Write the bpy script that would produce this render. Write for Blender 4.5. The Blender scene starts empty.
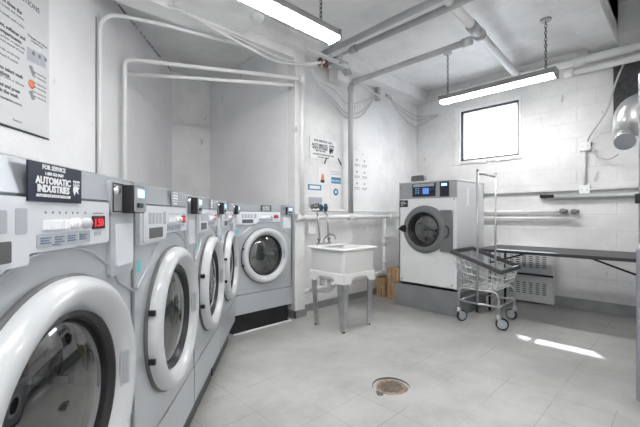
import bpy, bmesh, math, random
from mathutils import Vector, Matrix
random.seed(7)
PI = math.pi
C = bpy.context.scene.collection
scn = bpy.context.scene

# ------------------------------------------------------------------ materials
def mat(name, col, rough=.5, metal=0., bump=0., bscale=60., var=0., vscale=4., emit=None, estr=0., spec=.5, coat=0.):
    m = bpy.data.materials.new(name); m.use_nodes = True
    nt = m.node_tree; b = nt.nodes['Principled BSDF']
    b.inputs['Base Color'].default_value = (*col, 1)
    b.inputs['Roughness'].default_value = rough
    b.inputs['Metallic'].default_value = metal
    b.inputs['Specular IOR Level'].default_value = spec
    b.inputs['Coat Weight'].default_value = coat
    tc = nt.nodes.new('ShaderNodeTexCoord')
    if var > 0:
        n = nt.nodes.new('ShaderNodeTexNoise'); n.inputs['Scale'].default_value = vscale; n.inputs['Detail'].default_value = 6
        nt.links.new(tc.outputs['Object'], n.inputs['Vector'])
        r = nt.nodes.new('ShaderNodeValToRGB')
        r.color_ramp.elements[0].position = .3; r.color_ramp.elements[1].position = .7
        r.color_ramp.elements[0].color = (*[c*(1-var) for c in col], 1)
        r.color_ramp.elements[1].color = (*[min(1, c*(1+var*.4)) for c in col], 1)
        nt.links.new(n.outputs['Fac'], r.inputs['Fac']); nt.links.new(r.outputs['Color'], b.inputs['Base Color'])
    if bump > 0:
        n = nt.nodes.new('ShaderNodeTexNoise'); n.inputs['Scale'].default_value = bscale; n.inputs['Detail'].default_value = 4
        nt.links.new(tc.outputs['Object'], n.inputs['Vector'])
        bp = nt.nodes.new('ShaderNodeBump'); bp.inputs['Strength'].default_value = bump; bp.inputs['Distance'].default_value = .01
        nt.links.new(n.outputs['Fac'], bp.inputs['Height']); nt.links.new(bp.outputs['Normal'], b.inputs['Normal'])
    if emit:
        b.inputs['Emission Color'].default_value = (*emit, 1); b.inputs['Emission Strength'].default_value = estr
    return m

def wall_mat(name, col, blocks=None, chips=.7, rough=.45, dirt=.16):
    """painted masonry: mottled paint, plaster bumps, scuffs, optionally block courses.  blocks='YZ'/'XZ'"""
    m = mat(name, col, rough)
    nt = m.node_tree; L = nt.links; N = nt.nodes; b = N['Principled BSDF']
    tc = N.new('ShaderNodeTexCoord')
    n1 = N.new('ShaderNodeTexNoise'); n1.inputs['Scale'].default_value = 1.6; n1.inputs['Detail'].default_value = 9; n1.inputs['Roughness'].default_value = .65
    L.new(tc.outputs['Object'], n1.inputs['Vector'])
    r = N.new('ShaderNodeValToRGB')
    r.color_ramp.elements[0].position = .36; r.color_ramp.elements[1].position = .6
    r.color_ramp.elements[0].color = (*[c*(1-dirt) for c in col], 1); r.color_ramp.elements[1].color = (*col, 1)
    L.new(n1.outputs['Fac'], r.inputs['Fac'])
    # small scuff marks
    n2 = N.new('ShaderNodeTexNoise'); n2.inputs['Scale'].default_value = 9; n2.inputs['Detail'].default_value = 3
    mp = N.new('ShaderNodeMapping'); mp.inputs['Scale'].default_value = (1, 1, .45); mp.inputs['Location'].default_value = (3.1, 1.7, .4)
    L.new(tc.outputs['Object'], mp.inputs['Vector']); L.new(mp.outputs['Vector'], n2.inputs['Vector'])
    r2 = N.new('ShaderNodeValToRGB'); r2.color_ramp.elements[0].position = .70; r2.color_ramp.elements[1].position = .73
    L.new(n2.outputs['Fac'], r2.inputs['Fac'])
    mx = N.new('ShaderNodeMixRGB'); mx.inputs['Color2'].default_value = (*[c*.55 for c in col], 1)
    ml = N.new('ShaderNodeMath'); ml.operation = 'MULTIPLY'; ml.inputs[1].default_value = chips
    L.new(r2.outputs['Color'], ml.inputs[0]); L.new(ml.outputs[0], mx.inputs['Fac'])
    L.new(r.outputs['Color'], mx.inputs['Color1']); L.new(mx.outputs['Color'], b.inputs['Base Color'])
    # bump
    n3 = N.new('ShaderNodeTexNoise'); n3.inputs['Scale'].default_value = 7; n3.inputs['Detail'].default_value = 10; n3.inputs['Roughness'].default_value = .6
    L.new(tc.outputs['Object'], n3.inputs['Vector'])
    bp = N.new('ShaderNodeBump'); bp.inputs['Strength'].default_value = .35; bp.inputs['Distance'].default_value = .03
    L.new(n3.outputs['Fac'], bp.inputs['Height'])
    last = bp
    if blocks:
        sp = N.new('ShaderNodeSeparateXYZ'); cb = N.new('ShaderNodeCombineXYZ')
        L.new(tc.outputs['Object'], sp.inputs[0])
        L.new(sp.outputs[blocks[0]], cb.inputs['X']); L.new(sp.outputs[blocks[1]], cb.inputs['Y'])
        bk = N.new('ShaderNodeTexBrick'); bk.inputs['Scale'].default_value = 1; bk.inputs['Brick Width'].default_value = .4
        bk.inputs['Row Height'].default_value = .2; bk.inputs['Mortar Size'].default_value = .006; bk.inputs['Mortar Smooth'].default_value = .6
        L.new(cb.outputs[0], bk.inputs['Vector'])
        b2 = N.new('ShaderNodeBump'); b2.invert = True; b2.inputs['Strength'].default_value = .6; b2.inputs['Distance'].default_value = .006
        L.new(bk.outputs['Fac'], b2.inputs['Height']); L.new(bp.outputs['Normal'], b2.inputs['Normal']); last = b2
    L.new(last.outputs['Normal'], b.inputs['Normal'])
    return m

WHITE = (.84, .84, .845)
M_wall = wall_mat('painted_plaster', WHITE)
M_block = wall_mat('painted_block', (.77, .77, .775), ('Y', 'Z'))
M_ceil = wall_mat('painted_concrete', (.86, .86, .86), chips=.4)
M_smooth = wall_mat('painted_smooth', (.85, .85, .865), chips=.3, dirt=.06)
M_gbase = mat('grey_base_paint', (.33, .335, .34), .5, bump=.3, bscale=20, var=.3)
M_pipe = mat('pipe_paint', (.80, .80, .80), .4, bump=.15, bscale=40, var=.08)
M_pipeg = mat('pipe_grey_paint', (.50, .51, .52), .4, .2, bump=.15, bscale=40, var=.15)
M_galv = mat('galvanised', (.55, .56, .57), .35, .8, var=.2, vscale=12)
M_rust = mat('rusty_iron', (.16, .09, .06), .8, .2, bump=.6, bscale=60, var=.5)
M_iron = mat('dark_iron', (.08, .08, .085), .55, .5, var=.4, vscale=20)
M_silver = mat('silver_enamel', (.50, .53, .56), .33, .35, var=.05, vscale=3)
M_cap = mat('brushed_cap', (.38, .405, .435), .3, .5)
M_panel = mat('panel_white', (.66, .69, .73), .35)
M_ring = mat('door_ring_enamel', (.52, .54, .56), .28, coat=.4)
M_dark = mat('black_plastic', (.012, .012, .014), .35)
M_gask = mat('grey_rubber', (.10, .105, .11), .5)
M_grey = mat('grey_plastic', (.33, .35, .37), .4)
M_lgrey = mat('light_grey_plastic', (.42, .45, .49), .4)
M_plinth = mat('black_plinth', (.018, .019, .02), .3, bump=.2, bscale=15, var=.5)
M_chrome = mat('chrome', (.75, .76, .77), .12, 1.)
M_drum = mat('stainless_drum', (.30, .31, .31), .28, .9)
M_lcd = mat('lcd_blue', (.2, .45, .7), .3, emit=(.35, .7, 1), estr=.9)
M_red = mat('red_digits', (.5, .0, .0), .4, emit=(1, .04, .05), estr=.7)
M_disp = mat('display_window', (.05, .006, .008), .15)
M_navy = mat('navy_sticker', (.01, .016, .04), .35)
M_text = mat('printed_white', (.85, .87, .9), .5)
M_ink = mat('printed_ink', (.03, .03, .035), .6)
M_soft = mat('poster_ink', (.10, .10, .11), .6)
M_inkg = mat('printed_grey', (.25, .26, .28), .6)
M_blue = mat('printed_blue', (.05, .22, .42), .5)
M_slate = mat('printed_slate', (.13, .18, .27), .5)
M_bluel = mat('printed_light_blue', (.25, .5, .75), .5)
M_teal = mat('teal_sticker', (.12, .55, .62), .5)
M_orange = mat('printed_orange', (.75, .22, .12), .5)
M_paper = mat('paper_white', (.82, .83, .84), .6)
M_poster = mat('poster_sheet', (.66, .67, .685), .45, var=.04)
M_tub = mat('white_tub', (.84, .84, .84), .28, coat=.3)
M_ss = mat('stainless', (.42, .43, .44), .3, .85, var=.12, vscale=8)
M_body = mat('white_enamel', (.80, .81, .82), .3)
M_side = mat('side_enamel', (.62, .63, .65), .35)
M_conc = mat('grey_painted_base', (.25, .26, .27), .55, bump=.4, bscale=14, var=.2)
M_wood = mat('raw_pine', (.50, .33, .19), .65, bump=.2, bscale=30, var=.35, vscale=9)
M_table = mat('dark_laminate', (.06, .062, .067), .5, var=.15)
M_tedge = mat('table_edge', (.045, .045, .05), .3)
M_black = mat('black_metal', (.02, .02, .022), .4, .4)
M_lens = mat('lamp_lens', (.9, .9, .9), .4, emit=(1, .99, .97), estr=26.)
M_hous = mat('fixture_housing', (.30, .30, .31), .4, .3)
M_duct = mat('aluminium_duct', (.62, .62, .62), .28, .85, bump=.3, bscale=8)
M_cable = mat('white_cable', (.66, .66, .66), .5)
M_cabg = mat('grey_cable', (.56, .56, .57), .5)
M_valve = mat('old_valve', (.26, .26, .26), .5, .6, var=.5, vscale=40)
M_hosed = mat('dark_blue_valve', (.03, .08, .12), .4)
M_frame = mat('window_frame', (.10, .11, .125), .4, .3)
M_dryer = mat('grey_steel_enamel', (.30, .31, .345), .35, .3, var=.08)

def glass_mat(name, tint, gloss=.0):
    m = bpy.data.materials.new(name); m.use_nodes = True; nt = m.node_tree; nt.nodes.clear()
    o = nt.nodes.new('ShaderNodeOutputMaterial'); t = nt.nodes.new('ShaderNodeBsdfTransparent'); g = nt.nodes.new('ShaderNodeBsdfGlossy')
    f = nt.nodes.new('ShaderNodeLayerWeight'); f.inputs['Blend'].default_value = .5
    p = nt.nodes.new('ShaderNodeMath'); p.operation = 'POWER'; p.inputs[1].default_value = 5
    nt.links.new(f.outputs['Facing'], p.inputs[0])
    a = nt.nodes.new('ShaderNodeMath'); a.operation = 'ADD'; a.use_clamp = True; a.inputs[1].default_value = gloss+.04
    nt.links.new(p.outputs[0], a.inputs[0])
    t.inputs['Color'].default_value = (*tint, 1); g.inputs['Roughness'].default_value = .02; g.inputs['Color'].default_value = (1, 1, 1, 1)
    mx = nt.nodes.new('ShaderNodeMixShader'); nt.links.new(a.outputs[0], mx.inputs[0])
    nt.links.new(t.outputs[0], mx.inputs[1]); nt.links.new(g.outputs[0], mx.inputs[2]); nt.links.new(mx.outputs[0], o.inputs[0])
    return m
M_glassd = glass_mat('smoked_door_glass', (.40, .44, .45), .14)
M_glassw = glass_mat('window_glass', (.92, .95, .97))

def floor_mat():
    m = mat('vinyl_tile_floor', (.4, .4, .4), .33)
    nt = m.node_tree; L = nt.links; N = nt.nodes; b = N['Principled BSDF']
    tc = N.new('ShaderNodeTexCoord')
    n1 = N.new('ShaderNodeTexNoise'); n1.inputs['Scale'].default_value = 2.2; n1.inputs['Detail'].default_value = 10; n1.inputs['Roughness'].default_value = .7
    L.new(tc.outputs['Object'], n1.inputs['Vector'])
    r = N.new('ShaderNodeValToRGB'); e = r.color_ramp.elements
    e[0].position = .33; e[0].color = (.34, .34, .335, 1); e[1].position = .62; e[1].color = (.47, .47, .46, 1)
    L.new(n1.outputs['Fac'], r.inputs['Fac'])
    # stain blotches
    n2 = N.new('ShaderNodeTexNoise'); n2.inputs['Scale'].default_value = 13; n2.inputs['Detail'].default_value = 6
    L.new(tc.outputs['Object'], n2.inputs['Vector'])
    r2 = N.new('ShaderNodeValToRGB'); r2.color_ramp.elements[0].position = .68; r2.color_ramp.elements[1].position = .76
    L.new(n2.outputs['Fac'], r2.inputs['Fac'])
    mx = N.new('ShaderNodeMixRGB'); mx.inputs['Color2'].default_value = (.24, .24, .235, 1)
    ml = N.new('ShaderNodeMath'); ml.operation = 'MULTIPLY'; ml.inputs[1].default_value = .5
    L.new(r2.outputs['Color'], ml.inputs[0]); L.new(ml.outputs[0], mx.inputs['Fac']); L.new(r.outputs['Color'], mx.inputs['Color1'])
    # joints, worn away in places
    bk = N.new('ShaderNodeTexBrick'); bk.offset = 0; bk.inputs['Scale'].default_value = 1
    bk.inputs['Brick Width'].default_value = .305; bk.inputs['Row Height'].default_value = .305
    bk.inputs['Mortar Size'].default_value = .0022; bk.inputs['Mortar Smooth'].default_value = .3
    L.new(tc.outputs['Object'], bk.inputs['Vector'])
    n3 = N.new('ShaderNodeTexNoise'); n3.inputs['Scale'].default_value = 1.3; L.new(tc.outputs['Object'], n3.inputs['Vector'])
    r3 = N.new('ShaderNodeValToRGB'); r3.color_ramp.elements[0].position = .42; r3.color_ramp.elements[1].position = .62
    L.new(n3.outputs['Fac'], r3.inputs['Fac'])
    m2 = N.new('ShaderNodeMath'); m2.operation = 'MULTIPLY'; L.new(bk.outputs['Fac'], m2.inputs[0]); L.new(r3.outputs['Color'], m2.inputs[1])
    mx2 = N.new('ShaderNodeMixRGB'); mx2.inputs['Color2'].default_value = (.21, .21, .21, 1)
    L.new(m2.outputs[0], mx2.inputs['Fac']); L.new(mx.outputs['Color'], mx2.inputs['Color1']); L.new(mx2.outputs['Color'], b.inputs['Base Color'])
    rr = N.new('ShaderNodeMapRange'); rr.inputs['To Min'].default_value = .28; rr.inputs['To Max'].default_value = .5
    L.new(n1.outputs['Fac'], rr.inputs['Value']); L.new(rr.outputs[0], b.inputs['Roughness'])
    bp = N.new('ShaderNodeBump'); bp.inputs['Strength'].default_value = .12; bp.inputs['Distance'].default_value = .01
    L.new(n1.outputs['Fac'], bp.inputs['Height']); L.new(bp.outputs['Normal'], b.inputs['Normal'])
    return m
M_floor = floor_mat()

# ------------------------------------------------------------------ mesh builder
class MB:
    def __init__(s): s.bm = bmesh.new()
    def _bev(s, before, bev, seg=2):
        es = [e for e in s.bm.edges if e not in before]
        bmesh.ops.bevel(s.bm, geom=es, offset=bev, segments=seg, affect='EDGES', profile=.5)
    def box(s, x0, x1, y0, y1, z0, z1, bev=0, m=0, seg=2):
        t = bmesh.new()
        vs = [t.verts.new((x, y, z)) for x in (x0, x1) for y in (y0, y1) for z in (z0, z1)]
        for f in ((0,1,3,2), (4,6,7,5), (0,4,5,1), (2,3,7,6), (0,2,6,4), (1,5,7,3)): t.faces.new([vs[i] for i in f])
        if bev: bmesh.ops.bevel(t, geom=list(t.edges), offset=bev, segments=seg, affect='EDGES', profile=.5)
        return s.merge(t, m)
    def merge(s, t, m=0, M=None):
        if M is not None: t.transform(M)
        mp = {v: s.bm.verts.new(v.co) for v in t.verts}
        for f in t.faces:
            try: nf = s.bm.faces.new([mp[v] for v in f.verts]); nf.material_index = m; nf.smooth = f.smooth
            except ValueError: pass
        t.free(); return s
    def tube(s, pts, r, seg=10, m=0, closed=False, cap=True):
        pts = [Vector(p) for p in pts]; n = len(pts); rings = []
        prev = None
        for i, p in enumerate(pts):
            if closed: d = pts[(i+1) % n]-pts[i-1]
            else: d = pts[min(i+1, n-1)]-pts[max(i-1, 0)]
            d.normalize()
            if prev is None:
                a = Vector((0, 0, 1)) if abs(d.z) < .9 else Vector((1, 0, 0))
                u = d.cross(a).normalized()
            else: u = (prev - d*prev.dot(d)).normalized()
            prev = u; w = d.cross(u)
            rr = r[i] if isinstance(r, (list, tuple)) else r
            rings.append([s.bm.verts.new(p + (u*math.cos(2*PI*k/seg)+w*math.sin(2*PI*k/seg))*rr) for k in range(seg)])
        rng = range(n) if closed else range(n-1)
        for i in rng:
            a, b = rings[i], rings[(i+1) % n]
            for k in range(seg):
                f = s.bm.faces.new((a[k], a[(k+1) % seg], b[(k+1) % seg], b[k])); f.smooth = True; f.material_index = m
        if cap and not closed:
            for rg in (rings[0][::-1], rings[-1]):
                f = s.bm.faces.new(rg); f.material_index = m
        return s
    def lathe(s, prof, c=(0,0,0), axis=(0,0,1), seg=40, m=0, smooth=True, mats=None):
        """prof: (radius, height along axis)"""
        ax = Vector(axis).normalized(); a = Vector((0,0,1)) if abs(ax.z) < .9 else Vector((1,0,0))
        u = ax.cross(a).normalized(); w = ax.cross(u); c = Vector(c); rings = []
        for r, h in prof:
            if r < 1e-6: rings.append([s.bm.verts.new(c+ax*h)]); continue
            rings.append([s.bm.verts.new(c+ax*h+(u*math.cos(2*PI*k/seg)+w*math.sin(2*PI*k/seg))*r) for k in range(seg)])
        for i in range(len(rings)-1):
            a_, b_ = rings[i], rings[i+1]
            for k in range(seg):
                k2 = (k+1) % seg
                if len(a_) == 1 and len(b_) == 1: continue
                if len(a_) == 1: q = (a_[0], b_[k2], b_[k])
                elif len(b_) == 1: q = (a_[k], a_[k2], b_[0])
                else: q = (a_[k], a_[k2], b_[k2], b_[k])
                f = s.bm.faces.new(q); f.smooth = smooth; f.material_index = mats[i] if mats else m
        return s
    def prism(s, poly, axis, a, b, m=0):
        """poly of 2D points extruded along axis 'X','Y','Z' from a to b"""
        def P(p, h):
            return {'X': (h, p[0], p[1]), 'Y': (p[0], h, p[1]), 'Z': (p[0], p[1], h)}[axis]
        A = [s.bm.verts.new(P(p, a)) for p in poly]; B = [s.bm.verts.new(P(p, b)) for p in poly]
        n = len(poly)
        for i in range(n): s.bm.faces.new((A[i], A[(i+1) % n], B[(i+1) % n], B[i])).material_index = m
        s.bm.faces.new(A[::-1]).material_index = m; s.bm.faces.new(B).material_index = m
        return s
    def rbox(s, x0, x1, z0, z1, y0, y1, r, m=0, seg=5):
        """plate in the XZ plane with rounded corners, thickness y0..y1"""
        pts = []
        for cx, cz, a0 in ((x1-r, z1-r, 0), (x0+r, z1-r, PI/2), (x0+r, z0+r, PI), (x1-r, z0+r, 1.5*PI)):
            for k in range(seg+1):
                a = a0+PI/2*k/seg; pts.append((cx+r*math.cos(a), cz+r*math.sin(a)))
        return s.prism(pts, 'Y', y0, y1, m)
    def text(s, body, size, M, m=0, ext=.0004, bold=0, align='LEFT', sx=1):
        cu = bpy.data.curves.new('t', 'FONT'); cu.body = body; cu.size = size; cu.extrude = ext; cu.offset = bold
        cu.align_x = align; cu.resolution_u = 2
        o = bpy.data.objects.new('t', cu); me = bpy.data.meshes.new_from_object(o)
        t = bmesh.new(); t.from_mesh(me); bpy.data.objects.remove(o); bpy.data.meshes.remove(me); bpy.data.curves.remove(cu)
        return s.merge(t, m, M @ Matrix.Diagonal((sx, 1, 1, 1)))
    def build(s, name, mats, parent=None, loc=(0,0,0), rotz=0, fix=True):
        if fix: bmesh.ops.recalc_face_normals(s.bm, faces=s.bm.faces)
        me = bpy.data.meshes.new(name); s.bm.to_mesh(me); s.bm.free()
        for x in (mats if isinstance(mats, (list, tuple)) else [mats]): me.materials.append(x)
        o = bpy.data.objects.new(name, me); C.objects.link(o); o.parent = parent
        o.location = loc; o.rotation_euler = (0, 0, rotz)
        return o

def tag(o, label=None, cat=None, group=None, kind=None):
    if label: o['label'] = label
    if cat: o['category'] = cat
    if group: o['group'] = group
    if kind: o['kind'] = kind
    return o
def empty(name, loc, rotz, label, cat, group=None):
    o = bpy.data.objects.new(name, None); C.objects.link(o); o.location = loc; o.rotation_euler = (0, 0, rotz)
    o.empty_display_size = .1
    return tag(o, label, cat, group)
def struct(name, mb, m, **k): return tag(mb.build(name, m, **k), kind='structure')
def copy_tree(o, parent=None):
    c = o.copy(); C.objects.link(c); c.parent = parent
    for ch in [x for x in C.objects if x.parent == o]: copy_tree(ch, c)
    return c
def arc(c, r, a0, a1, n, u, w):
    c = Vector(c); u = Vector(u); w = Vector(w)
    return [c+u*(r*math.cos(a0+(a1-a0)*k/n))+w*(r*math.sin(a0+(a1-a0)*k/n)) for k in range(n+1)]
def bend(pts, r=.05, n=5):
    """round the corners of a polyline"""
    pts = [Vector(p) for p in pts]; out = [pts[0]]
    for i in range(1, len(pts)-1):
        a, b, c = pts[i-1], pts[i], pts[i+1]
        rr = min(r, (a-b).length*.45, (c-b).length*.45)
        p, q = b+(a-b).normalized()*rr, b+(c-b).normalized()*rr
        for k in range(n+1):
            t = k/n; out.append(p*(1-t)**2+b*2*t*(1-t)+q*t*t)
    return out+[pts[-1]]
def sag(a, b, d, n=14):
    a = Vector(a); b = Vector(b)
    return [a.lerp(b, k/n)-Vector((0, 0, d*4*(k/n)*(1-k/n))) for k in range(n+1)]
RX = Matrix.Rotation(PI/2, 4, 'X')                      # text on a face looking to -Y
def onface(x, y, z): return Matrix.Translation((x, y, z)) @ RX

# ------------------------------------------------------------------ camera
cam = bpy.data.cameras.new('camera'); co = bpy.data.objects.new('camera', cam); C.objects.link(co)
cam.sensor_width = 36; cam.lens = 36*355/640; cam.shift_y = 1.5/640; cam.clip_start = .02
co.location = (0, 0, 1.2); co.rotation_euler = (PI/2, 0, math.radians(-43.9)); scn.camera = co
CA, SA = math.cos(math.radians(43.9)), math.sin(math.radians(43.9))
def W(X, Y): return (X*CA+Y*SA, -X*SA+Y*CA)             # survey axes (right, ahead) -> room axes

# ------------------------------------------------------------------ room shell
XW, YS, HC = 5.55, 3.31, 3.31
struct('floor', MB().box(-4, 5.9, -1.9, 5.5, -.12, 0), M_floor)
cl = MB().box(-4, XW+.35, .59, 5.5, HC, HC+1.0).box(-4, 3.4, -1.9, .59, HC, HC+.15).box(3.4, XW+.35, -1.9, .59, 3.75, HC+1.0)
cl.box(3.3, 3.4, -1.9, .59, HC+.15, 3.75).box(3.4, XW+.35, .59, .7, HC+.15, 3.75)
struct('ceiling', cl, M_ceil)
# window wall
wy0, wy1, wz0, wz1 = 1.675, 2.53, 2.05, 2.85
w = MB().box(XW, XW+.3, -1.9, 3.46, 0, wz0).box(XW, XW+.3, -1.9, 3.46, wz1, 3.75)
w.box(XW, XW+.3, -1.9, wy0, wz0, wz1).box(XW, XW+.3, wy1, 3.46, wz0, wz1)
struct('wall_right', w, M_block)
struct('wall_back', MB().box(2.80, XW, YS, YS+.15, 0, HC), M_wall)
struct('trim_1', MB().box(2.65, 2.80, 3.17, YS, 0, HC, bev=.006), M_wall)                # pilaster at the corner
struct('wall_alcove', MB().box(2.65, 2.80, YS, 5.27, 0, HC), M_smooth)
struct('wall_alcove_back', MB().box(1.6, 2.80, 5.27, 5.4, 0, HC), M_wall)
# left wall, slightly skewed to the rest
DL = Vector((.625, .7865)); NL = Vector((.7865, -.625))
aL = math.atan2(DL.y, DL.x)
lx, ly = W(-1.68-.095*5.22, 5.22)
M_left = M_smooth
struct('wall_left', MB().box(-9.2, .15, 0, .15, 0, HC), M_left, loc=(lx, ly, 0), rotz=aL)
struct('wall_front', MB().box(-4, XW+.3, -1.9, -1.75, 0, 3.75), M_wall)
# beams
struct('trim_2', MB().box(-1.6, 2.75, 3.19, 3.40, 3.03, HC), M_ceil)
struct('trim_3', MB().box(1.97, XW, 3.11, YS, 3.13, HC), M_ceil)
struct('trim_4', MB().box(1.25, 1.97, .6, 3.19, 3.06, HC), M_ceil)
struct('trim_5', MB().box(2.6, XW, .59, .87, 3.23, HC+.02), M_ceil)
# baseboards
struct('baseboard_back', MB().box(2.62, XW, 3.295, 3.31, 0, .085).box(2.635, 2.65, 3.155, 3.31, 0, .085).box(2.635, 2.815, 3.155, 3.17, 0, .085), M_gbase)
struct('baseboard_right', MB().box(XW-.05, XW, -1.75, 3.29, 0, .13, bev=.004), M_gbase)
# crack / joint where left wall meets the alcove ceiling, and the vertical expansion joint
jm = MB()
for k in range(60):
    t = -2.4*random.random()
    jm.box(t-.02*random.random()-.01, t+.01, -.006, .0, HC-.012-.01*random.random(), HC-.001)
struct('trim_6', jm, M_inkg, loc=(lx, ly, 0), rotz=aL)

# ------------------------------------------------------------------ window
fx = XW+.02
f = MB()
f.box(fx, fx+.04, wy0, wy1, wz0, wz0+.035, m=0).box(fx, fx+.04, wy0, wy1, wz1-.035, wz1).box(fx, fx+.04, wy0, wy0+.035, wz0, wz1).box(fx, fx+.04, wy1-.035, wy1, wz0, wz1)
win = struct('window_1', f, M_frame)
MB().box(fx+.015, fx+.02, wy0+.03, wy1-.03, wz0+.03, wz1-.03).build('pane', M_glassw, win)
# plastered surround of the opening
pl = MB()
for k in range(14):                                          # uneven plaster build-up around the frame
    q0 = wz0-.05+k*(wz1-wz0+.10)/14; q1 = wz0-.05+(k+1)*(wz1-wz0+.10)/14
    pl.box(XW-.016-.006*random.random(), XW+.012, wy1-.004, wy1+.06+.03*random.random(), q0, q1)
    pl.box(XW-.010-.006*random.random(), XW+.012, wy0-.02-.015*random.random(), wy0+.004, q0, q1)
    q0 = wy0-.02+k*(wy1-wy0+.08)/14; q1 = wy0-.02+(k+1)*(wy1-wy0+.08)/14
    pl.box(XW-.020-.008*random.random(), XW+.012, q0, q1, wz0-.035-.025*random.random(), wz0+.004)
    pl.box(XW-.012, XW+.012, q0, q1, wz1-.004, wz1+.03+.01*random.random())
struct('trim_7', pl, M_ceil)

# ------------------------------------------------------------------ washers
Wd, Hb, Ht, Dp, R = .73, .20, 1.31, .80, .288
def ring_plate(mb, x0, x1, z0, z1, cx, cz, r, y, m=0, n=48):
    """front plate with a round hole"""
    inn, out = [], []
    for k in range(n):
        a = 2*PI*k/n; dx, dz = math.cos(a), math.sin(a)
        t = min(((x1-cx)/dx if dx > 1e-9 else (x0-cx)/dx if dx < -1e-9 else 9e9), ((z1-cz)/dz if dz > 1e-9 else (z0-cz)/dz if dz < -1e-9 else 9e9))
        inn.append(mb.bm.verts.new((cx+dx*r, y, cz+dz*r))); out.append(mb.bm.verts.new((cx+dx*t, y, cz+dz*t)))
    cor = {}
    for k in range(n):
        k2 = (k+1) % n
        f_ = [inn[k], inn[k2], out[k2], out[k]]
        a, b = out[k].co, out[k2].co
        if abs(a.x-b.x) > 1e-5 and abs(a.z-b.z) > 1e-5:
            cx_ = x0 if min(a.x, b.x) < x0+1e-4 else x1; cz_ = z0 if min(a.z, b.z) < z0+1e-4 else z1
            f_.insert(3, mb.bm.verts.new((cx_, y, cz_)))
        mb.bm.faces.new(f_).material_index = m
CZ = .775
def make_washer():
    root = empty('washing_machine', (0, 0, 0), 0, 'x', 'washing machine')
    x0, x1 = -Wd/2, Wd/2
    b = MB()
    # cabinet: sides, top, back and front with the door hole
    b.box(x0, x0+.012, .0, Dp, Hb, Ht-.07).box(x1-.012, x1, 0, Dp, Hb, Ht-.07).box(x0, x1, Dp-.02, Dp, Hb, Ht-.05).box(x0, x1, 0, Dp, Hb, Hb+.012)
    b.box(x0, x1, .012, Dp, Ht-.10, Ht-.07)
    ring_plate(b, x0, x1, .40, 1.115, 0, CZ, .235, 0)
    b.box(x0, x1, -.004, .012, Hb, .394, bev=.003)            # lower service panel
    b.box(x0, x1, .0, .02, 1.115, Ht-.07)
    # raised hood line round the door
    b.tube([(x0+.004, -.004, .96)]+arc((0, 0, CZ), .355, PI*.80, PI*.20, 24, (1, 0, 0), (0, 0, 1))[1:-1]+[(x1-.004, -.004, .96)], .005, seg=6)
    b.build('cabinet', M_silver, root)
    # top cap
    t = MB().prism([(0.0, Ht-.075), (-.008, Ht-.07), (.004, Ht-.004), (.012, Ht), (Dp, Ht), (Dp, Ht-.075)], 'X', x0, x1)
    t.build('top_cap', M_cap, root)
    # control panel
    p = MB()
    p.rbox(x0+.012, .192, 1.128, 1.233, -.012, .004, .008)
    p.prism([(x0+.012, 1.10), (-.17, 1.10), (-.13, 1.13), (x0+.012, 1.13)], 'Y', -.012, .004)
    cp = p.build('control_panel', M_panel, root)
    for k in range(4): MB().box(-.072+k*.022, -.053+k*.022, -.017, -.012, 1.170, 1.190, bev=.0015).build('button', M_text, cp)
    for cx in (.028, .046): MB().lathe([(0, .006), (.010, .006), (.012, 0)], (cx, -.012, 1.181), (0, -1, 0), 20).build('round_button', M_text, cp)
    MB().lathe([(0, .014), (.011, .012), (.0135, 0)], (.078, -.012, 1.181), (0, -1, 0), 24).build('dial', M_ring, cp)
    MB().box(.105, .165, -.016, -.012, 1.165, 1.198, bev=.002).build('display', M_disp, cp)
    dg = MB(); dg.text('1.50', .027, onface(.109, -.0168, 1.172), sx=.95)
    tag(dg.build('display_digits', M_red, cp), 'red lit digits reading 150')
    st = MB().rbox(-.088, .095, 1.135, 1.163, -.0145, -.012, .004)
    st.build('instruction_strip', M_lgrey, cp)
    tx = MB()
    for k in range(4):
        for j in range(3): tx.box(-.08+k*.043, -.08+k*.043+.03-.006*(j % 2), -.0155, -.0145, 1.153-j*.005, 1.1555-j*.005)
    tx.box(-.045, -.02, -.0155, -.0145, 1.138, 1.1405)
    tx.build('strip_printing', M_slate, cp)
    for cx in (-.062, -.04, -.018, .004, .028, .046, .078): MB().lathe([(0, .001), (.0026, .001), (.0026, 0)], (cx, -.012, 1.205), (0, -1, 0), 8).build('indicator_light', M_inkg, cp)
    MB().box(.112, .16, -.0128, -.012, 1.203, 1.206).build('display_caption', M_inkg, cp)
    MB().rbox(.118, .15, 1.148, 1.158, -.0128, -.012, .003).build('small_badge', M_lgrey, cp)
    # detergent lid with dark sight window
    d = MB().rbox(x0+.03, -.115, 1.108, 1.222, -.018, -.012, .008)
    dl = d.build('detergent_drawer', M_panel, root)
    MB().rbox(-.29, -.16, 1.118, 1.155, -.020, -.018, .003).build('drawer_window', M_gask, dl)
    ic = MB()
    for k in range(4): ic.rbox(-.295+k*.034, -.27+k*.034, 1.168, 1.208, -.0188, -.018, .004)
    ic.build('drawer_icons', M_lgrey, dl)
    MB().rbox(-.15, -.122, 1.165, 1.212, -.0192, -.018, .004).build('drawer_label', M_lgrey, dl)
    # coin column
    cc = MB().rbox(.205, .35, 1.03, 1.225, -.010, .004, .01)
    ccp = cc.build('coin_column', M_silver, root)
    MB().rbox(.232, .338, 1.055, 1.175, -.015, -.010, .008).build('coin_plate', M_panel, ccp)
    kp = MB().rbox(.20, .345, 1.20, 1.297, -.013, .0, .012).build('reader_plate', M_silver, root)
    MB().tube([(x_, -.014, z_) for x_, z_ in ((.21, 1.21), (.335, 1.21), (.335, 1.288), (.21, 1.288))], .0025, 6, closed=True).build('plate_edge', M_iron, kp)
    MB().lathe([(0, .012), (.009, .012), (.012, .006), (.013, 0)], (.222, -.013, 1.268), (0, -1, 0), 20).build('key_lock', M_chrome, kp)
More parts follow.
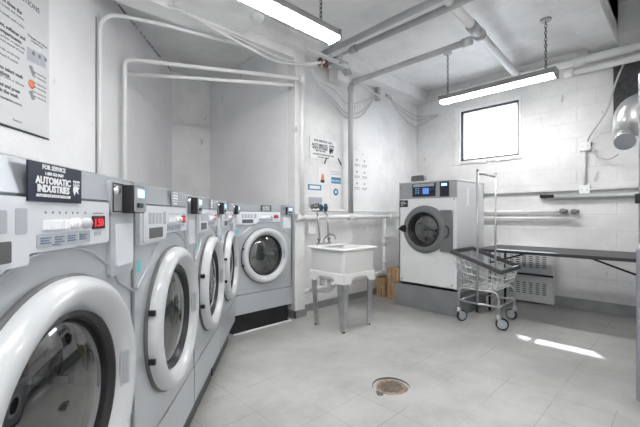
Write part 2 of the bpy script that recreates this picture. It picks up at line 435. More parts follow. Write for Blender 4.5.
    rd = MB().box(.262, .352, -.046, -.013, 1.205, 1.288, bev=.005).build('card_reader', M_dark, root)
    MB().rbox(.268, .348, 1.209, 1.284, -.0495, -.046, .005).build('reader_face', M_grey, rd)
    MB().rbox(.285, .328, 1.252, 1.276, -.0515, -.0495, .002).build('reader_screen', M_lcd, rd)
    MB().box(.278, .312, -.056, -.0495, 1.222, 1.236, bev=.002).build('card_slot', M_dark, rd)
    # door
    prof = [(R, .0), (R+.002, .022), (R-.004, .040), (R-.018, .052), (R-.032, .055), (R-.046, .050), (.226, .036), (.211, .016), (.208, .002)]
    dr = MB().lathe(prof, (0, 0, CZ), (0, -1, 0), 72).build('door', M_ring, root)
    MB().lathe([(R+.006, .0), (R+.008, .010), (R-.004, .014)], (0, 0, CZ), (0, -1, 0), 72).build('door_seal', M_gask, root)
    MB().lathe([(.214, .014), (.210, .022), (.202, .020), (.195, .004), (.195, -.02)], (0, 0, CZ), (0, -1, 0), 60).build('inner_gasket', M_dark, dr)
    MB().lathe([(0, .030), (.07, .027), (.13, .020), (.175, .009), (.197, -.002)], (0, 0, CZ), (0, -1, 0), 48).build('door_glass', M_glassd, dr)
    hh = MB(); hh.rbox(-.013, .013, -.052, .052, -.004, .004, .006)
    h = hh.build('door_handle', M_lgrey, dr, loc=(.2275, -.0365, CZ)); h.rotation_euler = (0, 0, math.radians(-40))
    MB().rbox(-.009, .009, -.044, .044, -.0048, -.004, .004).build('handle_grip', M_grey, h)
    for z in (CZ-.085, CZ+.085):
        MB().box(-R-.004, -R+.010, -.038, -.014, z-.010, z+.010, bev=.003).build('hinge', M_dark, dr)
    # drum
    MB().lathe([(.240, -.002), (.238, .03), (.215, .05), (.235, .06), (.24, .38), (.10, .40), (0, .37)], (0, 0, CZ), (0, 1, 0), 48, mats=[1, 1, 1, 0, 0, 0]).build('drum', [M_drum, M_gask], root)
    ba = MB()
    for k in range(3):
        a = PI/2+k*2*PI/3+.5
        c = Vector((math.cos(a), 0, math.sin(a)))
        n_ = Vector((-c.z, 0, c.x))
        vs = []
        for yy in (.08, .36):
            for q in ((c*.238+n_*.05), (c*.17+n_*.01), (c*.17-n_*.01), (c*.238-n_*.05)):
                vs.append(ba.bm.verts.new((q.x, yy, q.z+CZ)))
        for fc in ((0,1,2,3), (7,6,5,4), (0,4,5,1), (1,5,6,2), (2,6,7,3)): ba.bm.faces.new([vs[i] for i in fc])
    ba.build('drum_baffles', M_chrome, root)
    MB().box(x0+.01, x1-.01, .06, Dp-.01, 0, Hb, bev=.0).build('plinth', M_plinth, root)
    ts = MB().rbox(x0+.02, x0+.045, 1.01, 1.05, -.0015, .0, .002).build('energy_sticker', M_teal, root)
    return root

def logo_emblem(mb, cx, cz, s, y, m=0):
    """small eagle-like crest in a frame, simplified"""
    mb.box(cx-s*.5, cx+s*.5, y-.0004, y, cz+s*.45, cz+s*.55, m=m)
    mb.box(cx-s*.5, cx+s*.5, y-.0004, y, cz+s*.12, cz+s*.18, m=m)
    for k in range(4): mb.box(cx-s*.42+k*s*.24, cx-s*.34+k*s*.24, y-.0004, y, cz+s*.18, cz+s*.45, m=m)
    mb.prism([(cx-s*.45, cz+s*.05), (cx, cz+s*.1), (cx+s*.45, cz-.02*s), (cx+s*.2, cz-s*.25), (cx+s*.3, cz-s*.6), (cx-.05*s, cz-s*.35), (cx-s*.3, cz-s*.75), (cx-s*.5, cz-s*.3)], 'Y', y-.0004, y, m)
def sticker_big(root):
    s = MB().box(-.115, .055, -.016, -.0125, 1.226, 1.302).build('service_sticker', M_navy, root)
    t = MB(); y = -.0168
    t.text('FOR SERVICE', .0125, onface(-.042, y, 1.290), align='CENTER', bold=.0003)
    t.text('1-800-762-9669', .0090, onface(-.042, y, 1.279), align='CENTER', bold=.0002)
    t.text('AUTOMATIC', .0195, onface(-.042, y, 1.2615), align='CENTER', bold=.0007, sx=.96)
    t.text('INDUSTRIES', .0195, onface(-.042, y, 1.2455), align='CENTER', bold=.0007, sx=.96)
    t.text('AUTOMATICINDUSTRIES.COM', .0078, onface(-.042, y, 1.2355), align='CENTER', bold=.0003)
    logo_emblem(t, .034, 1.262, .026, y)
    tag(t.build('sticker_lettering', M_text, s, fix=False), 'white lettering on dark sticker')
    return s
def sticker_small(root, m, mt):
    s = MB().box(-.03, .065, -.0125, -.010, 1.238, 1.305).build('service_sticker', m, root)
    t = MB(); y = -.0132
    for k, (l, h) in enumerate(((.06, .004), (.07, .007), (.07, .007), (.075, .004), (.05, .006))):
        z = 1.294-k*.0115; t.box(.0175-l/2, .0175+l/2, y, y+.0008, z-h/2, z+h/2)
    t.build('sticker_lettering', mt, s)

proto = make_washer()
rowc = [.765, 1.51, 2.255, 3.0]
labels = ['nearest silver front-load washer with a large dark service sticker and 150 display',
          'silver front-load washer second nearest in the row, tall stripy sticker beside its card reader',
          'silver front-load washer third in the left row, seen between the second and the last',
          'last silver washer of the left row, standing against the washer in the alcove']
GRP = 'front-load washers'
kids = {}
for i, Yc in enumerate(rowc):
    o = proto if i == 0 else copy_tree(proto)
    x, y = W(-.49-.095*Yc, Yc)
    o.location = (x, y, 0); o.rotation_euler = (0, 0, aL)
    o['label'] = labels[i]; o['group'] = GRP; kids[i] = o
o = copy_tree(proto); o.location = (2.19, 3.115, 0); o.rotation_euler = (0, 0, 0)
o['label'] = 'silver washer standing across the end of the row, facing the room in the alcove'; o['group'] = GRP; kids[4] = o
sticker_big(kids[0])
sticker_small(kids[1], M_grey, M_text); sticker_small(kids[2], M_inkg, M_text); sticker_small(kids[3], M_lgrey, M_inkg)
s = MB().box(-.06, .07, -.0125, -.010, 1.235, 1.302).build('service_sticker', M_iron, kids[4])
t = MB(); y = -.0132
t.text('AUTOMATIC', .017, onface(.005, y, 1.272), align='CENTER', bold=.0006); t.text('INDUSTRIES', .017, onface(.005, y, 1.255), align='CENTER', bold=.0006)
t.box(-.04, .05, y, y+.0008, 1.290, 1.294).box(-.05, .06, y, y+.0008, 1.242, 1.246)
t.build('sticker_lettering', M_text, s, fix=False)
# light strip of sealant at the foot of the end washer
tag(MB().box(1.83, 2.56, 3.125, 3.15, 0, .012, bev=.002).build('floor_strip', M_paper),
    'thin pale strip on the floor along the foot of the alcove washer', 'floor strip')

# ------------------------------------------------------------------ utility sink
def make_sink():
    sx, sy = 2.875, 2.635
    root = empty('utility_sink', (sx, sy, 0), 0, 'white deep laundry sink on four grey metal legs with a faucet', 'sink')
    root.scale = (.89, .89, 1)
    H = .86; a = .32; ab = .245
    def sq(h, z, r, n=6):
        pts = []
        for cx, cy, a0 in ((h-r, h-r, 0), (-h+r, h-r, PI/2), (-h+r, -h+r, PI), (h-r, -h+r, 1.5*PI)):
            for k in range(n+1):
                an = a0+PI/2*k/n; pts.append((cx+r*math.cos(an), cy+r*math.sin(an), z))
        return pts
    rings = [sq(ab+.0, .52, .03), sq(ab+.03, .56, .04), sq(a-.035, H-.05, .05), sq(a-.03, H-.025, .05), sq(a, H-.02, .05), sq(a+.004, H-.008, .05), sq(a-.006, H, .045),
             sq(a-.045, H, .05), sq(a-.055, H-.015, .05), sq(ab-.02, .575, .06), sq(.02, .56, .015)]
    b = MB(); rv = [[b.bm.verts.new(p) for p in r] for r in rings]; n = len(rv[0])
    for i in range(len(rv)-1):
        for k in range(n):
            f_ = b.bm.faces.new((rv[i][k], rv[i][(k+1) % n], rv[i+1][(k+1) % n], rv[i+1][k])); f_.smooth = True
    b.bm.faces.new(rv[0][::-1]); b.bm.faces.new(rv[-1])
    b.box(-.29, .29, .20, .31, H-.012, H+.006, bev=.005)       # faucet deck at the wall side
    b.build('basin', M_tub, root)
    # moulded apron below the tub, deeper at the corners where the legs plug in
    ap = MB()
    e = ab+.035
    prof = [(-e, .60), (e, .60), (e, .50), (e-.11, .50), (e-.17, .56), (-e+.17, .56), (-e+.11, .50), (-e, .50)]
    for s_ in (-1, 1):
        ap.prism(prof, 'Y', s_*e-.008, s_*e+.008)
        ap.prism(prof, 'X', s_*e-.008, s_*e+.008)
    ap.build('apron', M_tub, root)
    # round maker badge on the front apron
    bd = MB().lathe([(0, .003), (.022, .002), (.024, 0)], (-.283, -.205, .545), (-1, 0, 0), 24)
    bd.build('badge', M_bluel, root)
    for lx_ in (-1, 1):
        for ly_ in (-1, 1):
            L_ = MB()
            for ax in (0, 1):
                q = []
                for z, o_, wd in ((.53, .270, .095), (.0, .240, .048)):
                    q.append((z, o_, wd))
                vs = []
                for z, o_, wd in q:
                    for (u_, v_) in ((0, 0), (-wd, 0), (-wd, -.003), (0, -.003)):
                        p_, r_ = (o_+u_, o_+v_) if ax == 0 else (o_+v_, o_+u_)
                        vs.append(L_.bm.verts.new((lx_*p_, ly_*r_, z)))
                for k in range(4): L_.bm.faces.new((vs[k], vs[(k+1) % 4], vs[4+(k+1) % 4], vs[4+k]))
                L_.bm.faces.new(vs[:4][::-1]); L_.bm.faces.new(vs[4:])
            lg = L_.build('leg', M_galv, root)
            MB().lathe([(0, 0), (.022, 0), (.02, .012), (.012, .018), (0, .02)], (lx_*.228, ly_*.228, 0), (0, 0, 1), 16).build('foot', M_iron, lg)
    # drain trap
    d = MB().tube([(-.10, .13, .56), (-.10, .13, .50)], .032, 16)
    d.build('drain', M_iron, root)
    MB().tube(bend([(-.10, .13, .50), (-.10, .13, .40), (0, .13, .40), (0, .24, .33), (0, .58, .30)], .06), .024, 12).build('trap', M_pipe, root)
    MB().tube([(-.18, .16, .54), (-.18, .16, .43)], .036, 14).build('trap_cup', M_pipe, root)
    # faucet with gooseneck at the wall side, near the left corner
    fc = MB(); bx = -.06
    fc.box(bx-.12, bx+.12, .235, .285, H+.006, H+.028, bev=.01)
    fc.tube(bend([(bx, .26, H+.02), (bx, .26, H+.07), (bx+.02, .18, H+.13), (bx+.03, .10, H+.115), (bx+.03, .085, H+.07)], .03), .010, 10)
    fr = fc.build('faucet', M_ss, root)
    for s_ in (-.09, .09):
        MB().lathe([(.014, 0), (.012, .03), (.02, .035), (.022, .05), (0, .056)], (bx+s_, .26, H+.026), (0, 0, 1), 14).build('tap_handle', M_valve, fr)
    return root
make_sink()

# ------------------------------------------------------------------ extractor (big washer) on its base
bx0, bx1, by0, by1 = 4.045, 4.89, 1.87, 2.72
tag(MB().box(bx0, bx1-.02, by0, by1+.03, 0, .285, bev=.006).build('machine_base', [M_conc]), 'low dark grey painted concrete block under the large washer', 'base')
def make_extractor():
    cy = (by0+by1)/2
    root = empty('large_washer', (bx0+.03, cy+.005, .285), -PI/2, 'large white industrial washer with round grey door and blue control panel, on a grey block', 'washing machine')
    # local: x to the right as one faces it, -y toward the room.  facing -X world
    Wx, D_, H_ = .395, .80, 1.345
    cz = .735; cx = -.015
    b = MB()
    b.box(-Wx, -Wx+.012, 0, D_, .02, H_-.22).box(Wx-.012, Wx, 0, D_, .02, H_-.22).box(-Wx, Wx, D_-.02, D_, .02, H_-.01).box(-Wx, Wx, 0, D_, .02, .035)
    ring_plate(b, -Wx, Wx, .02, H_-.22, cx, cz, .19, 0)
    b.build('cabinet', M_body, root)
    MB().box(-Wx, Wx, .02, D_, H_-.22, H_-.018).build('upper_cabinet', M_side, root)
    MB().box(Wx, Wx+.0025, .004, D_, .02, H_-.22).build('side_panel', M_side, root)
    MB().box(-Wx-.004, Wx+.006, -.012, D_+.004, H_-.018, H_, bev=.004).build('top_cover', M_side, root)
    MB().box(-Wx, Wx, -.006, .02, H_-.22, H_-.018, bev=.004).build('fascia', M_ss, root)
    MB().box(-Wx+.02, Wx-.02, .03, D_-.02, 0, .022).build('feet_frame', M_dark, root)
    cp = MB().rbox(-.19, .13, H_-.198, H_-.03, -.016, -.006, .006).build('control_panel', M_navy, root)
    MB().box(-.175, .115, -.018, -.016, H_-.070, H_-.036).build('panel_band', M_lgrey, cp)
    q = MB(); q.box(-.09, .05, -.0188, -.018, H_-.056, H_-.050)
    q.build('band_printing', M_inkg, cp)
    MB().box(-.04, .045, -.018, -.016, H_-.165, H_-.09).build('screen', mat('screen_blue', (.03, .08, .3), .3, emit=(.2, .4, 1), estr=.25), cp)
    k_ = MB()
    for i in range(2):
        for j in range(3): k_.rbox(-.145+i*.035, -.125+i*.035, H_-.155+j*.028, H_-.14+j*.028, -.019, -.016, .004)
    k_.build('buttons', M_bluel, cp)
    MB().lathe([(0, .02), (.022, .018), (.026, 0)], (.09, -.016, H_-.13), (0, -1, 0), 24).build('dial', M_dark, cp)
    rd = MB().rbox(.195, .305, H_-.205, H_-.028, -.022, -.006, .005).build('card_reader', M_navy, root)
    MB().box(.215, .285, -.024, -.022, H_-.075, H_-.045).build('reader_screen', M_lcd, rd)
    MB().box(.21, .29, -.024, -.022, H_-.19, H_-.125).build('reader_slot', M_dark, rd)
    MB().rbox(-Wx+.004, -Wx+.13, H_-.325, H_-.235, -.003, .0, .002).build('name_plate', M_dark, root)
    n_ = MB()
    for j, l in enumerate((.07, .09, .05)): n_.box(-Wx+.02, -Wx+.02+l, -.004, -.003, H_-.262-j*.02, H_-.256-j*.02)
    n_.build('plate_printing', M_text, root)
    # door ring
    R1 = .30
    dr = MB().lathe([(R1, 0), (R1, .025), (R1-.012, .045), (R1-.035, .055), (.215, .055), (.200, .04), (.192, .0)], (cx, 0, cz), (0, -1, 0), 64)
    dr.rbox(cx+.215, cx+.365, cz-.265, cz+.24, -.040, 0, .02)
    door = dr.build('door', mat('door_grey', (.17, .175, .18), .4), root)
    # (the square hinge side is behind the ring; cut its glass area back with the inner sleeve)
    MB().lathe([(.220, .056), (.210, .062), (.190, .045), (.165, .0), (.155, -.1)], (cx, 0, cz), (0, -1, 0), 56).build('inner_gasket', M_dark, door)
    MB().lathe([(0, .03), (.10, .022), (.168, .004)], (cx, 0, cz), (0, -1, 0), 40).build('door_glass', M_glassd, door)
    hl = MB().prism([(cx-.35, cz), (cx-.29, cz+.045), (cx-.25, cz+.05), (cx-.235, cz), (cx-.25, cz-.045), (cx-.29, cz-.035)], 'Y', -.075, -.045)
    hl.build('door_handle', M_dark, door)
    MB().tube(arc((cx+.245, -.045, cz-.02), .09, -PI/3, PI/3, 8, (1, 0, 0), (0, 0, 1)), .010, 8).build('hinge', M_iron, door)
    MB().lathe([(.188, .002), (.17, .05), (.20, .08), (.21, .45), (0, .46)], (cx, 0, cz), (0, 1, 0), 40).build('drum', M_drum, root)
    cl_ = MB()                                  # wash load seen through the glass
    for (dx, dz, rr) in ((.06, -.07, .07), (.10, -.03, .05), (-.05, -.12, .06)):
        cl_.lathe([(0, -rr), (rr*.7, -rr*.7), (rr, 0), (rr*.7, rr*.7), (0, rr)], (cx+dx, .13, cz+dz), (0, 0, 1), 14)
    tag(cl_.build('wash_load', M_navy, root), 'dark laundry inside the drum')
    # side sticker, hatch, screws
    MB().box(Wx+.0025, Wx+.0045, .27, .33, H_-.32, H_-.09).build('side_label', M_paper, root)
    sc = MB()
    for xx, zz in ((-Wx+.04, .07), (Wx-.06, .07), (-Wx+.03, H_-.235), (Wx-.03, H_-.24)): sc.lathe([(0, .004), (.007, .003), (.008, 0)], (xx, 0, zz), (0, -1, 0), 10)
    sc.build('screws', M_dark, root)
    MB().box(Wx-.022, Wx+.002, -.004, .0, .03, H_-.225).build('edge_trim', M_text, root)
    return root
make_extractor()
tag(MB().rbox(-.10, .10, 0, .115, -.03, .03, .03).build('dispenser_lid', M_gask, loc=(4.40, 2.60, 1.63), rotz=-PI/2),
    'small grey rounded hopper standing on top of the large washer', 'hopper')

# ------------------------------------------------------------------ laundry cart
def make_cart():
    X0, X1, Y0, Y1 = 3.90, 4.42, 1.34, 1.84
    cx, cy = (X0+X1)/2, (Y0+Y1)/2
    root = empty('laundry_cart', (cx, cy, 0), 0, 'chrome wire laundry cart on four casters with a tall garment rail', 'cart')
    a, b = (X1-X0)/2, (Y1-Y0)/2
    zf, zn, zb = .775, .61, .40                    # rim height far / near, basket floor
    def rim(u, v): return zn+(zf-zn)*(v+b)/(2*b)
    top = [(-a-.02, -b), (a+.02, -b), (a+.02, b+.03), (-a-.02, b+.03)]
    bot = [(-a+.05, -b+.07), (a-.03, -b+.07), (a-.03, b-.05), (-a+.05, b-.05)]
    T = [Vector((p[0], p[1], rim(*p))) for p in top]; B = [Vector((p[0], p[1], zb)) for p in bot]
    w_ = MB(); r = .0036
    for i in range(4):
        t0, t1, b0, b1 = T[i], T[(i+1) % 4], B[i], B[(i+1) % 4]
        n = 8
        for k in range(n): w_.tube([t0.lerp(t1, k/n), b0.lerp(b1, k/n)], r, 5)
    for h in (0, .22, .45, .68, .88):
        pts = []
        for i in range(4):
            p, q = B[i].lerp(T[i], h), B[(i+1) % 4].lerp(T[(i+1) % 4], h)
            pts += [p]
        w_.tube(pts, r*1.2, 5, closed=True)
    for k in range(9):
        w_.tube([B[0].lerp(B[1], k/8), B[3].lerp(B[2], k/8)], r, 5)
    for k in range(5): w_.tube([B[0].lerp(B[3], k/4), B[1].lerp(B[2], k/4)], r*1.2, 5)
    w_.build('wire_basket', mat('bright_wire', (.72, .73, .74), .3, .5), root)
    # padded grey rim
    rm = MB()
    for i in range(4):
        p, q = T[i], T[(i+1) % 4]
        d = (q-p).normalized(); u = d.cross(Vector((0, 0, 1))).normalized()*.015; v = Vector((0, 0, .021))
        p2, q2 = p-d*.01, q+d*.01
        vs = [rm.bm.verts.new(x) for x in (p2+u+v, p2-u+v, p2-u-v, p2+u-v, q2+u+v, q2-u+v, q2-u-v, q2+u-v)]
        for fc in ((0,1,2,3), (7,6,5,4), (0,4,5,1), (1,5,6,2), (2,6,7,3), (3,7,4,0)): rm.bm.faces.new([vs[k] for k in fc])
    rm.build('rim_bumper', mat('grey_bumper', (.075, .075, .08), .55), root)
    # tubular frame
    fr = MB()
    ca, cb = a-.015, b-.04
    for s_ in (-1, 1):
        fr.tube(bend([(s_*ca, -cb, .14), (s_*ca, -cb, .385), (s_*ca, cb, .385), (s_*ca, cb, .14)], .07, 6), .0125, 12)
        fr.tube([(s_*ca, -cb, .235), (s_*ca, cb, .235)], .010, 10)
    for s_ in (-1, 1):
        fr.tube([(-ca, s_*cb, .235), (ca, s_*cb, .235)], .010, 10)
    fr.tube([(-ca, -.1, .385), (ca, -.1, .385)], .010, 10).tube([(-ca, .12, .385), (ca, .12, .385)], .010, 10)
    fr.build('frame', M_galv, root)
    for s_ in (-1, 1):
        MB().tube([(s_*(ca+.012), 0, .24), (s_*(ca+.012), 0, 1.69)], .0125, 12).tube([(s_*(ca+.012), 0, 1.68), (s_*(ca+.012), 0, 1.70)], .015, 12).build('pole', M_galv, root)
    MB().tube([(-ca-.012, 0, 1.655), (ca+.012, 0, 1.655)], .011, 10).build('crossbar', M_galv, root)
    # casters
    proto_c = None
    for k, (sx_, sy_) in enumerate(((-1, -1), (-1, 1), (1, -1), (1, 1))):
        f_ = MB()
        f_.lathe([(.0, .035), (.022, .033), (.022, .0), (.03, -.004), (.03, -.012), (0, -.014)], (0, 0, .128), (0, 0, 1), 18)
        for q in (-.016, .016):
            f_.prism([(-.022, .118), (.022, .118), (.045, .055), (.025, .05)], 'Y', q-.0015, q+.0015)
        c_ = f_.build('caster', M_galv, root, loc=(sx_*ca, sy_*cb, 0), rotz=[-1.2, -.5, 1.4, .2][k])
        MB().lathe([(0, -.011), (.044, -.011), (.05, -.012)], (.035, 0, .064), (0, 1, 0), 28)\
            .lathe([(0, .011), (.044, .011), (.05, .012)], (.035, 0, .064), (0, 1, 0), 28).build('wheel', M_lgrey, c_)
        MB().lathe([(.048, -.013), (.061, -.012), (.064, 0), (.061, .012), (.048, .013)], (.035, 0, .064), (0, 1, 0), 28).build('tyre', M_dark, c_)
make_cart()

# ------------------------------------------------------------------ folding table along the window wall
def make_table():
    X0, X1, Y0, Y1, H = 4.48, 5.30, .16, 1.85, .785
    root = empty('folding_table', ((X0+X1)/2, (Y0+Y1)/2, 0), 0, 'long dark grey folding table below the window wall', 'table')
    ox, oy = (X0+X1)/2, (Y0+Y1)/2
    MB().box(X0-ox+.004, X1-ox-.004, Y0-oy+.004, Y1-oy-.004, H-.024, H, bev=.004).build('tabletop', M_table, root)
    e = MB()
    e.box(X0-ox, X0-ox+.012, Y0-oy, Y1-oy, H-.035, H-.002).box(X1-ox-.012, X1-ox, Y0-oy, Y1-oy, H-.035, H-.002)
    e.box(X0-ox, X1-ox, Y0-oy, Y0-oy+.012, H-.035, H-.002).box(X0-ox, X1-ox, Y1-oy-.012, Y1-oy, H-.035, H-.002)
    e.box(X0-ox+.012, X1-ox-.012, Y0-oy+.012, Y1-oy-.012, H-.034, H-.024)
    e.build('edge_band', M_tedge, root)
    for Y, s_ in ((1.74, -1), (.33, 1)):
        for X in (X0+.16, X1-.12):
            MB().tube([(X-ox, Y-oy, 0), (X-ox, Y-oy, H-.03)], .014, 10).build('leg', M_black, root)
        for z in (.22, .60): MB().tube([(X0+.16-ox, Y-oy, z), (X1-.12-ox, Y-oy, z)], .010, 8).build('stretcher', M_black, root)
        MB().tube([((X0+.18)-ox, Y-oy, .60), ((X0+.22)-ox, Y+s_*.42-oy, H-.036)], .010, 8).build('brace', M_black, root)
make_table()

# wall heater covers under the table
def heater():
    root = empty('wall_heater', (XW, 1.62, 0), 0, 'white louvred wall heater cabinet low on the wall beneath the table', 'heater')
    y0, y1 = -.39, .39
    c = MB().box(-.13, 0, y0, y1, .02, .77, bev=.006)
    cab = c.build('cabinet', M_body, root)
    for z0, z1 in ((.05, .37), (.41, .74)):
        p = MB().box(-.142, -.13, y0+.03, y1-.03, z0, z1, bev=.004).build('louvre_panel', M_body, root)
        for k in range(8):
            y_ = y0+.10+k*.080; l = MB()
            for j in range(6): l.box(-.1435, -.142, y_-.022, y_+.022, z0+.08+j*.028, z0+.092+j*.028)
            l.build('louvre', M_gask, p)
    MB().box(-.145, -.13, y0, y1, .378, .402).build('seam_strip', M_iron, root)
heater()

# ------------------------------------------------------------------ crates by the large washer
def crate(name, x0, x1, y0, y1, h, label):
    root = empty(name, ((x0+x1)/2, (y0+y1)/2, 0), 0, label, 'crate')
    a, b = (x1-x0)/2, (y1-y0)/2
    t = .018
    for s_ in (-1, 1):
        for (z0, z1) in ((0, .06), (h-.07, h), (h*.5-.03, h*.5+.03)):
            MB().box(-a, a, s_*b-t/2, s_*b+t/2, z0, z1).build('slat', M_wood, root)
        for q in range(3):
            w3 = 2*b/3; MB().box(s_*a-t/2, s_*a+t/2, -b+q*w3+.003, -b+(q+1)*w3-.003, 0, h-.004).build('side_board', M_wood, root)
    MB().box(-a, a, -b, b, 0, t).build('bottom_board', M_wood, root)
    for q in (-b+.035, 0, b-.035): MB().box(-a, a, q-.034, q+.034, h-t, h).build('top_slat', M_wood, root)
    for sx_ in (-1, 1):
        for sy_ in (-1, 1):
            MB().box(sx_*a-.05*(sx_ > 0)-.005, sx_*a+.05*(sx_ < 0)+.005, sy_*b-.035*(sy_ > 0)-.003, sy_*b+.035*(sy_ < 0)+.003, 0, h+.002).build('corner_post', M_wood, root)
crate('wooden_crate', 4.24, 4.50, 2.80, 3.00, .44, 'taller raw pine slatted crate beside the large washer')
crate('wooden_crate', 4.27, 4.47, 3.08, 3.22, .28, 'smaller raw pine slatted crate against the sink wall')

# ------------------------------------------------------------------ right hand stacked dryer
def dryer():
    root = empty('stacked_dryer', (3.3, -.16, 0), 0, 'tall grey stacked dryer at the right edge of the picture', 'dryer')
    x0, x1, y0, y1 = -.40, .5, -.40, .385
    MB().box(x0, x1, y0, y1, .06, 1.0, bev=.012).build('lower_cabinet', M_dryer, root)
    MB().box(x0+.02, x1, y0, y1-.01, 1.02, 2.08, bev=.012).build('upper_cabinet', M_dryer, root)
    MB().box(x0+.06, x1-.02, y0+.02, y1-.02, 0, .06).build('kick_plate', M_dark, root)
    MB().box(x0+.01, x1-.01, y0+.01, y1-.014, 1.0, 1.02).build('middle_trim', M_text, root)
    MB().box(x0-.012, x0+.03, y1-.10, y1+.004, 1.27, 1.33, bev=.004).build('door_latch', M_dark, root)
    for z in (.52, 1.5):
        MB().lathe([(.28, 0), (.28, .03), (.24, .04), (.20, .03), (.195, 0)], (x0+.0, 0, z), (-1, 0, 0), 48).build('door', M_ring, root)
        MB().lathe([(0, .02), (.1, .016), (.198, 0)], (x0+.0, 0, z), (-1, 0, 0), 40).build('door_glass', M_dark, root)
dryer()

# ------------------------------------------------------------------ light fixtures
def fixture(name, c, L_, along, label, chains=((-.5, 0), (.5, 0)), rod=False):
    root = empty(name, c, 0 if along == 'X' else PI/2, label, 'ceiling light', 'hanging fluorescent lights')
    h = L_/2
    MB().prism([(-.080, -.008), (.080, -.008), (.080, .004), (.055, .06), (-.055, .06), (-.080, .004)], 'X', -h, h).build('housing', M_hous, root)
    MB().prism([(-.064, -.008), (-.060, -.022), (-.040, -.033), (.040, -.033), (.060, -.022), (.064, -.008)], 'X', -h+.015, h-.015).build('lens', M_lens, root)
    for s_ in (-1, 1):
        MB().box(s_*h-.014, s_*h+.004, -.074, .074, -.040, .055, bev=.002).build('end_cap', M_hous, root) if s_ > 0 else MB().box(-h-.004, -h+.014, -.074, .074, -.040, .055, bev=.002).build('end_cap', M_hous, root)
    for cx, _ in chains:
        ch = MB(); z = .055; k = 0; top = HC-c[2]-.012
        while z < top:
            pts = []
            for q in range(10):
                a = 2*PI*q/10
                u_ = math.cos(a)*.011; v_ = math.sin(a)*.022
                pts.append((cx+(u_ if k % 2 else 0), (0 if k % 2 else u_), z+.016+v_))
            ch.tube(pts, .0036, 5, closed=True); z += .036; k += 1
        ch.build('chain', M_iron, root)
        MB().lathe([(0, 0), (.055, 0), (.05, -.018), (0, -.024)], (cx, 0, HC-c[2]), (0, 0, 1), 20).build('ceiling_hook_plate', M_pipeg, root)
    return root
fixture('fluorescent_light', (1.60, 2.13, 2.73), 1.26, 'X', 'bright hanging fluorescent light over the sink side, nearest the camera', ((-.5, 0), (.46, 0)))
fixture('fluorescent_light', (4.41, 1.62, 2.70), 1.30, 'Y', 'bright hanging fluorescent light in front of the window', ((-.55, 0), (.56, 0)))
fixture('fluorescent_light', (.2, .1, 2.85), 1.26, 'X', 'added unseen fluorescent fill light behind the camera position', ((-.5, 0), (.5, 0)))  # added fill lamp out of view, evens out the room light
fixture('fluorescent_light', (3.0, -.9, 2.80), 1.26, 'X', 'made-up fluorescent fill light out of view near the front wall, beside the stacked dryer', ((-.5, 0), (.5, 0)))  # invented lamp outside the frame, fills the dryer side with light
fixture('fluorescent_light', (-1.3, -.6, 2.80), 1.26, 'X', 'unseen fluorescent fill light added at the far left end of the room', ((-.5, 0), (.5, 0)))  # extra unseen lamp, put in to brighten the room more evenly

# ------------------------------------------------------------------ pipes
def pipe(name, pts, r, m, label, cat='pipe', rad=.06, seg=14, fit=(), fitm=None):
    root = MB().tube(bend(pts, rad) if len(pts) > 2 else pts, r, seg).build(name, m)
    tag(root, label, cat)
    for (p, d, l, k) in fit:
        p = Vector(p); d = Vector(d).normalized()
        MB().tube([p-d*l/2, p+d*l/2], r*k, seg).build('coupling', fitm or m, root)
    return root
# A, B : pair running from behind the sink corner to over the camera
pipe('ceiling_pipe', [(2.93, 3.02, 3.10), (2.90, .2, 3.10), (2.9, -1.7, 3.10)], .033, M_pipeg, 'grey ceiling pipe running left of the pair above the hanging light')
pipe('ceiling_pipe', [(3.10, 2.72, 3.10), (3.10, -1.7, 3.10)], .034, M_pipeg, 'thicker grey ceiling pipe right of the pair, ending in a valve',
     fit=(((3.10, 2.66, 3.10), (0, 1, 0), .07, 1.35),), fitm=M_galv)
vp = pipe('sprinkler_line', [(3.10, 2.72, 3.10), (3.10, 3.10, 3.10)], .016, M_galv, 'thin metal pipe with a small sprinkler head beyond the grey ceiling pipe', 'pipe')
MB().tube([(3.10, 2.86, 3.10), (3.10, 2.86, 3.02)], .010, 10).lathe([(0, 0), (.034, .004), (.03, .012), (.01, .02)], (3.10, 2.86, 3.0), (0, 0, 1), 16).build('sprinkler_head', M_galv, vp)
# C : elbow above sink, down to the wall pipe, and along to the tee of D
pc = pipe('grey_riser_pipe', [(3.66, 1.55, 3.00), (3.66, 3.20, 3.00), (3.66, 3.20, 1.19)], .034, M_pipeg,
     'grey pipe rising from the sink wall and turning along the ceiling', rad=.09,
     fit=(((3.66, 3.12, 3.0), (0, 1, 0), .06, 1.25), ((3.66, 3.20, 2.92), (0, 0, 1), .06, 1.25), ((3.66, 1.60, 3.0), (0, 1, 0), .09, 1.3)))
# D : larger pipe toward the window wall
pipe('ceiling_drain_pipe', [(.9, 1.36, 3.13), (5.42, 1.65, 3.13)], .046, M_pipe, 'large white ceiling pipe crossing toward the window wall with clamped tee',
     fit=(((3.66, 1.53, 3.115), (1, .064, 0), .16, 1.25), ((3.84, 1.545, 3.12), (1, .064, 0), .05, 1.4)), fitm=M_pipeg)
pipe('wall_main_pipe', [(5.44, 3.05, 3.14), (5.44, -1.7, 3.12)], .048, M_pipe, 'big white pipe along the top of the window wall',
     fit=(((5.44, 1.66, 3.135), (0, 1, 0), .15, 1.3), ((5.44, .95, 3.13), (0, 1, 0), .12, 1.3)))
# short capped branch below it
pipe('capped_pipe_stub', [(5.38, 1.05, 2.985), (5.38, -.6, 2.985)], .038, M_pipe, 'white capped pipe stub below the big pipe near the dark vent panel',
     fit=(((5.38, 1.05, 2.985), (0, 1, 0), .10, 1.3),))
